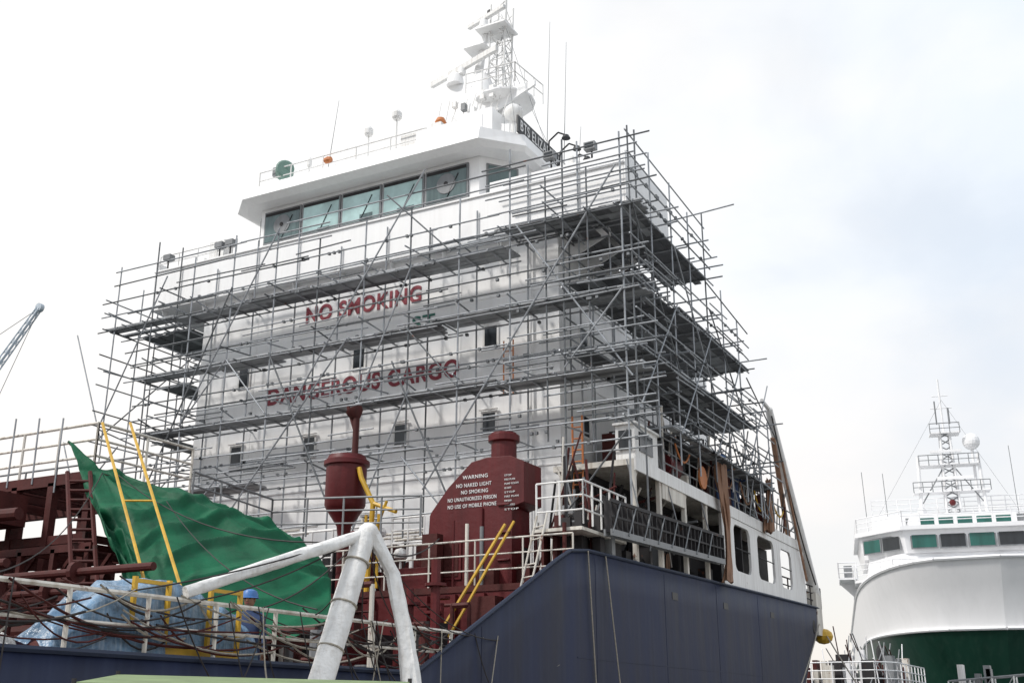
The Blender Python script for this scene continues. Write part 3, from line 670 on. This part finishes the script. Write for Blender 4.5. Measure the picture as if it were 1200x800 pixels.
while y<12.6:
    tp=16.2 if y<0 else (15.6 if y<5.5 else (13.3 if y<9.8 else 10.2))
    for xx in (XO,1.7,.35):
        b0=6.9 if y<1 and xx>2 else 6.6
        if xx==.35 and y<0: b0=7
        T((xx,y,b0+R(-.2,.3)),(xx+R(-.04,.04),y+R(-.04,.04),(tp if xx==XO else tp-1.2)+R(-.3,.5)))
    for z in (8.3,10.1,12.3,14.2,15.4):
        if z<tp-.3: T((.2,y+.06,z),(XO+random.choice([.15,.3,.5,.9])*R(.7,1),y+.06,z+R(-.05,.1)))
    if i%2==0 and y<10: T((XO+.06,y,7.6),(XO+.06,y+3.4,11.6)); 
    if i%2==1 and y<8: T((XO+.06,y+1.8,9.5),(XO+.06,y-1.6,13.5 if y<5 else 12.5))
    y+=1.62+R(-.08,.08); i+=1
T((1.2,3.3,15.0),(4.6,3.3,15.2)); T((2.9,-1.6,15.9),(2.9,5.5,15.6)); T((2.95,-1.6,15.2),(2.95,5.8,14.9)); T((3.05,4.8,13.4),(3.05,9.5,13.0)); T((3.05,9,11.2),(3.05,12.8,9.6))
for k in range(44):
    y=R(-1,10); z=R(7.5,13 if y<6 else 11); T((3.06,y,z),(3.06,y+R(1,3),z+R(-.1,.1)),.023)
for k in range(26):
    y=R(9,13); T((R(.5,3),y,6.5),(R(.5,3),y+R(-.3,.3),R(8,10)),.024)
for k in range(420):
    if random.random()<.6: x=R(-15,3);yy=random.choice([YI,YO])-.04;z=random.choice([6.8,7.25,7.8,8.85,9.45,9.95,10.9,11.5,12,12.95,13.55,14.05]);
    else:
        x=3.04;yy=R(-1.5,9.3);z=random.choice([9.4,9.95,10.45,11.45,12,12.5]) if yy>5 else random.choice([9.4,9.95,11.45,12,13.5,14.1,14.6])
        if yy>2: z=random.choice([z,7.65,8.2])
    S.box(x-.04,x+.04,yy-.045,yy+.045,z-.04,z+.04,STEELD)
S.build('scaffold_tubes',sc); P.build('scaffold_planks',sc)
# ================================================================ SUPPLY SHIP (right, far)
ang=math.radians(180+12)
sup=empty('offshore_supply_ship',(4.9,57.5,.35),ang)
U=MB([])
rows=[-6,-3,0,2.3,4.2,4.35,6.0,7.4]
stn=[-52,-30,-12,-4,0,2,4,6,8,9.5,10.5,11.5,12.5,13.3,14,14.6,15]
def upt(y,z,side):
    t=max(0,(y+4)/19.0); flare=max(0,min(1,(z+5)/12.5))
    zz=z+ (max(0,t)**2*.9 if z>4.3 else 0)
    p=2.0+1.4*flare
    yy=y-(1-flare)*5.5*t
    f=(1-t**p)**(1/p) if t<1 else 0
    return (side*(8.0*f*(.80+.20*flare)),yy,zz)
for side in (1,-1):
    vs=[upt(y,z,side) for y in stn for z in rows]; n=len(rows)
    fg=[];fw=[]
    for i in range(len(stn)-1):
        for k in range(n-1):
            a=i*n+k;f=(a,a+n,a+n+1,a+1); f=f if side==-1 else f[::-1]
            (fg if k<4 else fw).append(f)
    U.add(vs,fg,GREENP); U.add(vs,fw,WHITES)
    U.path([Vector(upt(y,4.3,side))+Vector((side*.05,0,0)) for y in stn],.09,WHITES,6)
    U.path([Vector(upt(y,7.4,side)) for y in stn],.12,WHITES,6)
uh=U.build('supply_ship_hull',sup,smooth=True)
U=MB([])
U.prismXY([(-7.8,-30),(7.8,-30),(7.8,-2),(6,5),(0,10),(-6,5),(-7.8,-2)],6.4,6.5,GREY)
for sx in (1,-1):
    p_=Vector(upt(8,3.3,sx)); U.lathe(p_+Vector((sx*.05,.05,0)),[(.5,-.1),(.55,.1),(.3,.14)],BLACK,14,axis=(sx*.8,.6,0))
U.prismXY([(-7.6,-14),(7.6,-14),(7.6,-1),(5.2,1.8),(-5.2,1.8),(-7.6,-1)],6.5,8.6,WHITES)
U.prismXY([(-7.9,-14),(7.9,-14),(7.9,-1),(5.4,2.0),(-5.4,2.0),(-7.9,-1)],8.6,8.8,WHITES)
U.prismXY([(-6.9,-14),(6.9,-14),(6.9,-2.2),(4.8,0.6),(-4.8,0.6),(-6.9,-2.2)],8.8,10.5,WHITES,[(-6.7,-14),(6.7,-14),(6.7,-2.6),(4.5,0.0),(-4.5,0.0),(-6.7,-2.6)])
bl=[(-7.0,-12),(7.0,-12),(7.0,-2.8),(4.1,.2),(-4.1,.2),(-7.0,-2.8)]
bu=[(-7.3,-12),(7.3,-12),(7.3,-2.6),(4.3,.6),(-4.3,.6),(-7.3,-2.6)]
U.prismXY(bl,10.5,12.1,WHITES,bu)
U.prismXY([(-7.6,-12.3),(7.6,-12.3),(7.6,-2.5),(4.5,.9),(-4.5,.9),(-7.6,-2.5)],12.1,12.4,WHITES)
TG=paint('green_tinted_glass',(.02,.12,.10),.1,.3,1)
def pw(p,q,n,z0,z1,off):
    p=Vector((*p,0));q=Vector((*q,0));L=(q-p).length;dd=(q-p).normalized();nn_=Vector((-dd.y,dd.x,0))
    if nn_.y<0 and abs(dd.x)>.3: nn_=-nn_
    for i in range(n):
        a=p+dd*(L*(i+.08)/n);b_=p+dd*(L*(i+.92)/n)
        for e,o_,mt in ((.1,off,GREY),(0,off+.02,TG if i%2 else GLASSD)):
            U.beam(a-dd*e+nn_*o_+Vector((0,0,(z0+z1)/2)),b_+dd*e+nn_*o_+Vector((0,0,(z0+z1)/2)),.06,z1-z0+2*e,mt)
pw((-3.9,.35),(3.9,.35),4,10.85,11.75,.12)
pw((4.35,.05),(6.95,-2.4),2,10.85,11.75,.2); pw((-4.35,.05),(-6.95,-2.4),2,10.85,11.75,.2)
U.box(-3.6,3.6,-7,-.6,12.4,13.4,WHITES)
for i in range(5): U.box(-3.2+i*1.3,-2.2+i*1.3,-.6,-.57,12.6,13.1,TG)
def lrail(m,pts,h,nr,r,mat,step): rail(m,pts,h,nr,r,mat,step)
lrail(U,[(-7.4,-12,12.4),(-7.4,-2.6,12.4),(-4.3,.6,12.4),(4.3,.6,12.4),(7.4,-2.6,12.4),(7.4,-12,12.4)],1.1,3,.035,WHITES,1.2)
lrail(U,[(-7.7,-1.2,8.8),(-5.3,1.9,8.8),(5.3,1.9,8.8),(7.7,-1.2,8.8)],1.1,3,.03,WHITES,1.2)
lrail(U,[(-7.9,-14,8.8),(-7.9,-1,8.8)],1.1,3,.04,WHITES,1.5); lrail(U,[(7.9,-14,8.8),(7.9,-1,8.8)],1.1,3,.04,WHITES,1.5)
for sx in (1,-1):
    U.box(min(sx*7.6,sx*9.0),max(sx*7.6,sx*9.0),-6,-2,9.0,9.15,WHITES); lrail(U,[(sx*9,-6,9.15),(sx*9,-2,9.15),(sx*7.7,-2,9.15)],1.1,3,.04,WHITES,1)
    U.box(min(sx*8,sx*8.6),max(sx*8,sx*8.6),-4.5,-3.5,9.15,10.2,GREY)
    U.prismXZ([(sx*7.6,9.0),(sx*9.0,9.0),(sx*7.6,7.6)],-5,-4.8,WHITES)
U.box(-6,6,-12,-7.5,12.4,14.6,WHITES); lrail(U,[(-6,-7.5,14.6),(6,-7.5,14.6)],1.1,3,.035,WHITES,1)
for x in (-5,-3,3,5): U.box(x-.5,x+.5,-7.5,-7.4,13,14.2,GREY)
U.box(4,6.2,-5,-3.5,12.4,13.8,WHITES); U.box(-6.3,-4.5,-5,-3.5,12.4,13.6,GREY)
for x in (-.55,.55):
    for y in (-6.4,-5.6): U.tube((x,y,13.4),(x*.6,y,20.6),.1,WHITES,6)
for i in range(12):
    z=13.8+i*.57; U.tube((-.45,-5.6,z),(.45,-5.6,z+.5),.05,GREY,5); U.tube((.45,-5.6,z),(-.45,-5.6,z+.5),.05,GREY,5)
for z,w_ in ((15.8,2.8),(17.9,2.2),(20.4,1.1)):
    U.box(-w_,w_,-6.6,-5.2,z,z+.1,WHITES); lrail(U,[(-w_,-5.2,z),(w_,-5.2,z)],.8,2,.03,GREY,.7)
for sx in (1,-1): U.tube((sx*2.4,-5.6,13),(sx*2.2,-5.6,18.7),.13,WHITES,8); U.tube((sx*2.2,-5.6,15),(sx*.5,-5.6,17.6),.05,GREY,5)
U.tube((0,-6,20.4),(0,-6,25.0),.08,WHITES); U.tube((-.8,-6,22.6),(.8,-6,22.6),.04,WHITES); U.tube((-.6,-6,23.6),(.6,-6,23.6),.04,WHITES); U.tube((-.5,-6,21.3),(-.5,-6,22.6),.08,GREY); U.tube((.45,-6,21.3),(.45,-6,23.2),.06,GREY)
U.beam((-1.6,-5,16.8),(1.0,-5,16.8),.2,.25,WHITES); U.beam((-1.0,-5,18.9),(1.3,-5,18.9),.2,.2,WHITES)
U.sphere((.1,-5.1,14.9),.5,RED,10,(.5,.5,.5))
for x,z,r in ((-1.9,19.3,.66),(-.2,14.8,.42),(2.3,14.2,.35)):
    U.tube((x,-6,12.4),(x,-6,z),.12,WHITES); U.sphere((x,-6,z+r*.7),r,WHITES,16)
for x,z in ((-4.8,19.5),(-6.2,18.5),(4.8,17.8),(6.4,18)): U.tube((x,-7,12.4),(x+.1,-7,z),.025,GREY,4)
U.tube((0,-5,23),(6,-11,14),.012,GREY,4);U.tube((0,-5,23),(-6,-11,14),.012,GREY,4)
for x in (-2.2,2.0): U.box(x-.35,x+.35,-.1,.5,8.9,10.1,GREY)
U.build('supply_ship_superstructure',sup,smooth=False)
# ================================================================ distant luffing crane
cr_=MB([])
A=Vector((-130.6,54.3,5));B=Vector((-108.3,66.0,51.6))
dv_=(B-A).normalized();a1=dv_.cross(Vector((0,1,0))).normalized()*.65;a2=dv_.cross(a1).normalized()*.65
CB=paint('crane_hazed_blue_grey',(.50,.56,.62),.6,.1)  # distance haze is mixed into this pale crane colour
cs=[a1+a2,a1-a2,-a1-a2,-a1+a2]
for c_ in cs: cr_.tube(A+c_,B+c_*.4,.10,CB)
N=34
for i in range(N):
    t0=i/N;t1=(i+1)/N
    for j in range(4):
        c0=cs[j];c1=cs[(j+1)%4]; cr_.tube(A.lerp(B,t0)+c0*(1-.6*t0),A.lerp(B,t1)+c1*(1-.6*t1),.05,CB,4)
cr_.box(-138,-127,49,59,-5,8,CB); cr_.tube((-133,54,8),(-140,50,24),.4,CB); cr_.tube((-140,50,24),tuple(B),.05,GREY,4)
cr_.tube(B,B+Vector((-6,-3,-22)),.05,GREY,4); cr_.lathe(B,[(.6,-.3),(.6,.3)],CB,12,axis=(0,1,0))
cr_.build('harbour_crane')
# ================================================================ small barge between the ships
bg=MB([])
bg.prismXY([(-6,31),(2.6,31),(3.4,33),(3.4,42),(-6,42)],-6,1.2,DARK); rail(bg,[(-6,31.2,1.2),(2.4,31.2,1.2),(3.2,33,1.2),(3.2,42,1.2)],1.2,3,.03,WHITES,1.1)
for k in range(50):
    x=R(-4,2.6);y=R(32,40);bg.box(x,x+R(.2,.7),y,y+R(.3,.8),1.2,1.2+R(.3,2.0),random.choice([WHITES,GREY,REDB,DARK,CREAM,GREY,DARK]))
for k in range(34): x=R(-1,3.0); bg.tube((x,R(32,40),1.2),(x+R(-.3,.3),R(32,40),R(2.4,4.4)),.03,random.choice([WHITES,GREY,REDB]))
bg.build('work_barge')
# ================================================================ quay, gangway, canopy, water
q=MB([]); q.box(3.7,90,-120,24,-8,-1.7,CONC); q.box(3.7,4.0,-120,24,-1.699,-1.5,YELLOW)
for y in (-40,-25,-10,8,18): q.lathe((4.6,y,-1.7),[(.35,0),(.25,.1),(.22,.4),(.4,.55),(.4,.65),(.2,.7)],DARK,16)
for y in range(-100,24,8): q.lathe((3.5,y,-3),[(.5,-.6),(.5,.6)],BLACK,14,axis=(0,0,1))
q.build('quay')
wa=MB([]); wa.add([(-3000,-3000,-4.6),(3000,-3000,-4.6),(3000,3000,-4.6),(-3000,3000,-4.6)],[(0,1,2,3)],WATER); wa.build('water')
gw=MB([])
for y in (13.6,14.8):
    gw.tube((8.0,y,1.0),(13.4,y+1.2,1.45),.035,GREY); gw.tube((8.0,y,.6),(13.4,y+1.2,1.05),.03,GREY); gw.beam((8.0,y,-.05),(13.4,y+1.2,.4),.08,.2,GREY)
    for i in range(9):
        t=i/8; x=8+5.4*t; gw.tube((x,y+1.2*t,-.05+.4*t),(x,y+1.2*t,1.0+.45*t),.03,WHITE2)
        if i<8: gw.tube((x,y+1.2*t,-.05+.4*t),(x+.67,y+1.2*t+.15,1.05+.4*t),.02,GREY)
for x in (8.2,12.9): gw.box(x-.2,x+.2,13.8,15.6,-1.7,-.1,DARK)
for k in range(18): 
    x=R(8.2,12.6); gw.box(x,x+R(.1,.35),14,14.6,-.05,R(.7,1.6),random.choice([GREY,DARK,WHITE2,GREY]))
gw.build('quay_gangway')
GC=paint('green_canopy_fabric',(.20,.27,.13),.7,.25,3,streak=False,bump=.3)
cn=MB([])
A_=(6.0,-21.7,.22);B_=(7.7,-19.7,.20);C_=(7.1,-18.6,.28);D_=(5.3,-20.6,.32)
cn.add([A_,B_,C_,D_],[(0,1,2,3)],GC); cn.add([A_,B_,(7.7,-19.7,.10),(6.0,-21.7,.11)],[(0,3,2,1)],GC)
for x,y,z in (A_,B_,C_,D_): cn.tube((x,y,-1.7),(x,y,z+.03),.02,DARK)
co=cn.build('quay_canopy'); mm=co.modifiers.new('s','SOLIDIFY'); mm.thickness=.015
# ================================================================ people
def person(name,loc,rz,pose,body,helm):
    root=empty(name,loc,rz)
    V=[];E=[];Rr=[]
    def vtx(p,r,par=None):
        V.append(p);Rr.append(r)
        if par is not None:E.append((par,len(V)-1))
        return len(V)-1
    bend=pose.get('bend',0)
    def bnd(p):
        x,y,z=p
        if z>.95: 
            dz=z-.95;dy=y; return (x,dy*math.cos(bend)-dz*math.sin(bend)*1.0,.95+dz*math.cos(bend)+dy*math.sin(bend))
        return p
    pel=vtx((0,0,.95),.15);sp=vtx(bnd((0,.0,1.13)),.135,pel);ch=vtx(bnd((0,0,1.34)),.155,sp);nk=vtx(bnd((0,0,1.50)),.06,ch);vtx(bnd((0,-.01,1.57)),.055,nk)
    hands=[]
    for sd in(1,-1):
        st_=pose.get('stride',.06)*sd
        k=vtx((sd*.11,-st_*.6-.03,.5),.075,vtx((sd*.1,0,.86),.105,pel)); f=vtx((sd*.11,st_*.5-.0,.09),.05,k); vtx((sd*.12,st_*.5-.15,.05),.042,f)
        shp=bnd((sd*.19,0,1.42)); s_=vtx(shp,.068,ch)
        el=pose['arms'][0 if sd==1 else 1][0];ha=pose['arms'][0 if sd==1 else 1][1]
        elp=(shp[0]+sd*el[0],shp[1]+el[1],shp[2]+el[2]); e_=vtx(elp,.05,s_)
        hp=(elp[0]+sd*ha[0],elp[1]+ha[1],elp[2]+ha[2]); vtx(hp,.033,e_); hands.append((Vector(elp),Vector(hp),sd))
    me=bpy.data.meshes.new('b');me.from_pydata(V,E,[]);o=bpy.data.objects.new('b',me);scene.collection.objects.link(o)
    md=o.modifiers.new('k','SKIN')
    for i,sv in enumerate(me.skin_vertices[0].data): sv.radius=(Rr[i],Rr[i]*.85); sv.use_root=(i==0)
    o.modifiers.new('u','SUBSURF').levels=2
    dg=bpy.context.evaluated_depsgraph_get();nm=bpy.data.meshes.new_from_object(o.evaluated_get(dg))
    bpy.data.objects.remove(o)
    nm.materials.clear(); nm.materials.append(body);nm.materials.append(SKIN);nm.materials.append(BLACK)
    hz=bnd((0,0,1.505))[2]
    for p in nm.polygons:
        p.use_smooth=True;c=p.center
        p.material_index=1 if c.z>hz and abs(c.x)<.1 and bend<.6 else (2 if c.z<.13 else 0)
    bo=bpy.data.objects.new('body',nm);scene.collection.objects.link(bo);bo.parent=root
    H=MB([]);hc_=Vector(bnd((0,-.02,1.66)))
    H.sphere(hc_,.1,SKIN,16,(.82,.98,1.18)); H.sphere(hc_+Vector((0,-.105,-.01)),.018,SKIN,8,(1,1,1.4))
    for sd in(1,-1):
        H.sphere(hc_+Vector((sd*.035,-.088,.015)),.012,BLACK,8); H.sphere(hc_+Vector((sd*.085,0,0)),.025,SKIN,8,(.4,.8,1.2))
    H.box(hc_.x-.025,hc_.x+.025,hc_.y-.098,hc_.y-.088,hc_.z-.055,hc_.z-.045,TXTRED)
    H.lathe(hc_+Vector((0,.005,.03)),[(.145,-.005),(.125,.01),(.122,.05),(.1,.1),(.05,.125),(.01,.13)],helm,18)
    for el,hp,sd in hands:
        d_=(hp-el).normalized(); pc=hp+d_*.05; H.sphere(pc,.042,SKIN,10,(.7,.8,1.1))
        sdv=d_.cross(Vector((0,1,.2))).normalized()
        for i in range(4):
            b0=pc+sdv*(i-1.5)*.018+d_*.03; mid=b0+d_*(.04-.004*abs(i-1.3)); H.tube(b0,mid,.0095,SKIN,6); H.tube(mid,mid+d_*.025+Vector((0,-.018,0)),.0085,SKIN,6,r2=.006)
        H.tube(pc+sdv*.03,pc+sdv*.055+d_*.04+Vector((0,-.01,0)),.011,SKIN,6,r2=.008)
    H.build('head_and_hands',root,smooth=True)
down=((.05,.02,-.28),(.02,-.06,-.25)); fwd=((.04,-.12,-.24),(-.02,-.24,.02)); up_=((.08,-.15,-.1),(-.02,-.16,.2))
person('worker',(1.75,-14.75,-.05),math.radians(20),{'arms':(down,fwd),'bend':.15},OVER,HELMB)
person('worker',(2.0,20.0,3.15),math.radians(30),{'arms':(fwd,fwd),'bend':.2},OVERG,HELMW)
person('worker',(1.5,19.4,3.15),math.radians(70),{'arms':(down,fwd),'bend':.1},OVER,HELMB)
person('worker',(2.15,9.6,6.5),math.radians(60),{'arms':(fwd,up_),'bend':.1},OVER,HELMW)
person('worker',(2.15,7.7,6.5),math.radians(100),{'arms':(down,fwd),'bend':.3},OVER,HELMB)
# ================================================================ world, sun, camera
wd_=bpy.data.worlds.new('World');scene.world=wd_;wd_.use_nodes=True;nt=wd_.node_tree;L=nt.links
for n_ in list(nt.nodes): nt.nodes.remove(n_)
SE,SA=math.radians(46),math.radians(215)
sdir=Vector((math.sin(SA)*math.cos(SE),math.cos(SA)*math.cos(SE),math.sin(SE)))
sky=nd(nt,'ShaderNodeTexSky');sky.sky_type='NISHITA';sky.sun_disc=False;sky.sun_elevation=SE;sky.sun_rotation=SA;sky.air_density=1.2;sky.dust_density=1.5
bg1=nd(nt,'ShaderNodeBackground');bg1.inputs[1].default_value=.15;L.new(sky.outputs[0],bg1.inputs[0])
tc=nd(nt,'ShaderNodeTexCoord');mp_=nd(nt,'ShaderNodeMapping');mp_.inputs['Scale'].default_value=(1,1,2.0);mp_.inputs['Location'].default_value=(.35,.2,.1);L.new(tc.outputs['Generated'],mp_.inputs[0])
no=nd(nt,'ShaderNodeTexNoise');no.inputs['Scale'].default_value=2.3;no.inputs['Detail'].default_value=7;no.inputs['Roughness'].default_value=.5;no.inputs['Distortion'].default_value=.3;L.new(mp_.outputs[0],no.inputs[0])
mr_=nd(nt,'ShaderNodeMapRange');mr_.interpolation_type='SMOOTHSTEP';mr_.inputs[1].default_value=.36;mr_.inputs[2].default_value=.60;mr_.inputs[3].default_value=.80;mr_.inputs[4].default_value=1.0;L.new(no.outputs['Fac'],mr_.inputs[0])
no2=nd(nt,'ShaderNodeTexNoise');no2.inputs['Scale'].default_value=3.0;no2.inputs['Detail'].default_value=6;L.new(mp_.outputs[0],no2.inputs[0])
dt=nd(nt,'ShaderNodeVectorMath',operation='DOT_PRODUCT');L.new(tc.outputs['Generated'],dt.inputs[0]);dt.inputs[1].default_value=Vector((-.85,.35,.4)).normalized()
gr=nd(nt,'ShaderNodeMapRange');gr.inputs[1].default_value=.35;gr.inputs[2].default_value=.8;L.new(dt.outputs['Value'],gr.inputs[0])
cc=nd(nt,'ShaderNodeMixRGB');L.new(gr.outputs[0],cc.inputs[0]);cc.inputs[1].default_value=(.76,.85,.96,1);cc.inputs[2].default_value=(1,1,1,1)
c2=nd(nt,'ShaderNodeMixRGB');r2_=nd(nt,'ShaderNodeMapRange');r2_.inputs[1].default_value=.43;r2_.inputs[2].default_value=.65;r2_.inputs[4].default_value=.9;L.new(no2.outputs['Fac'],r2_.inputs[0]);L.new(r2_.outputs[0],c2.inputs[0]);L.new(cc.outputs[0],c2.inputs[1]);c2.inputs[2].default_value=(1,.985,.965,1)
sx_=nd(nt,'ShaderNodeSeparateXYZ');L.new(tc.outputs['Generated'],sx_.inputs[0])
hz_=nd(nt,'ShaderNodeMapRange');hz_.inputs[1].default_value=.36;hz_.inputs[2].default_value=.04;hz_.inputs[3].default_value=0;hz_.inputs[4].default_value=.9;L.new(sx_.outputs[2],hz_.inputs[0])
c3=nd(nt,'ShaderNodeMixRGB');L.new(hz_.outputs[0],c3.inputs[0]);L.new(c2.outputs[0],c3.inputs[1]);c3.inputs[2].default_value=(.97,.905,.855,1)
bg2=nd(nt,'ShaderNodeBackground');bg2.inputs[1].default_value=1.07;L.new(c3.outputs[0],bg2.inputs[0])
# cloud cover thickens toward the bright side of the sky
mxf=nd(nt,'ShaderNodeMath',operation='MAXIMUM');L.new(mr_.outputs[0],mxf.inputs[0]);L.new(gr.outputs[0],mxf.inputs[1])
ms=nd(nt,'ShaderNodeMixShader');L.new(mxf.outputs[0],ms.inputs[0]);L.new(bg1.outputs[0],ms.inputs[1]);L.new(bg2.outputs[0],ms.inputs[2])
ow=nd(nt,'ShaderNodeOutputWorld');L.new(ms.outputs[0],ow.inputs[0])
sl=bpy.data.lights.new('sun','SUN');sl.energy=2.7;sl.angle=math.radians(8);sl.color=(1,.955,.90);so=bpy.data.objects.new('sun',sl);scene.collection.objects.link(so)
so.rotation_euler=sdir.to_track_quat('Z','Y').to_euler()
cam=bpy.data.cameras.new('camera');cam.lens=38.9;cam.sensor_width=36;cam.clip_end=6000;cam.clip_start=.1
cob=bpy.data.objects.new('camera',cam);scene.collection.objects.link(cob);cob.location=(13.22,-28.08,0);cob.rotation_euler=(math.radians(108.5),0,math.radians(27.8));scene.camera=cob
scene.view_settings.view_transform='Standard';scene.view_settings.look='None';scene.view_settings.exposure=0
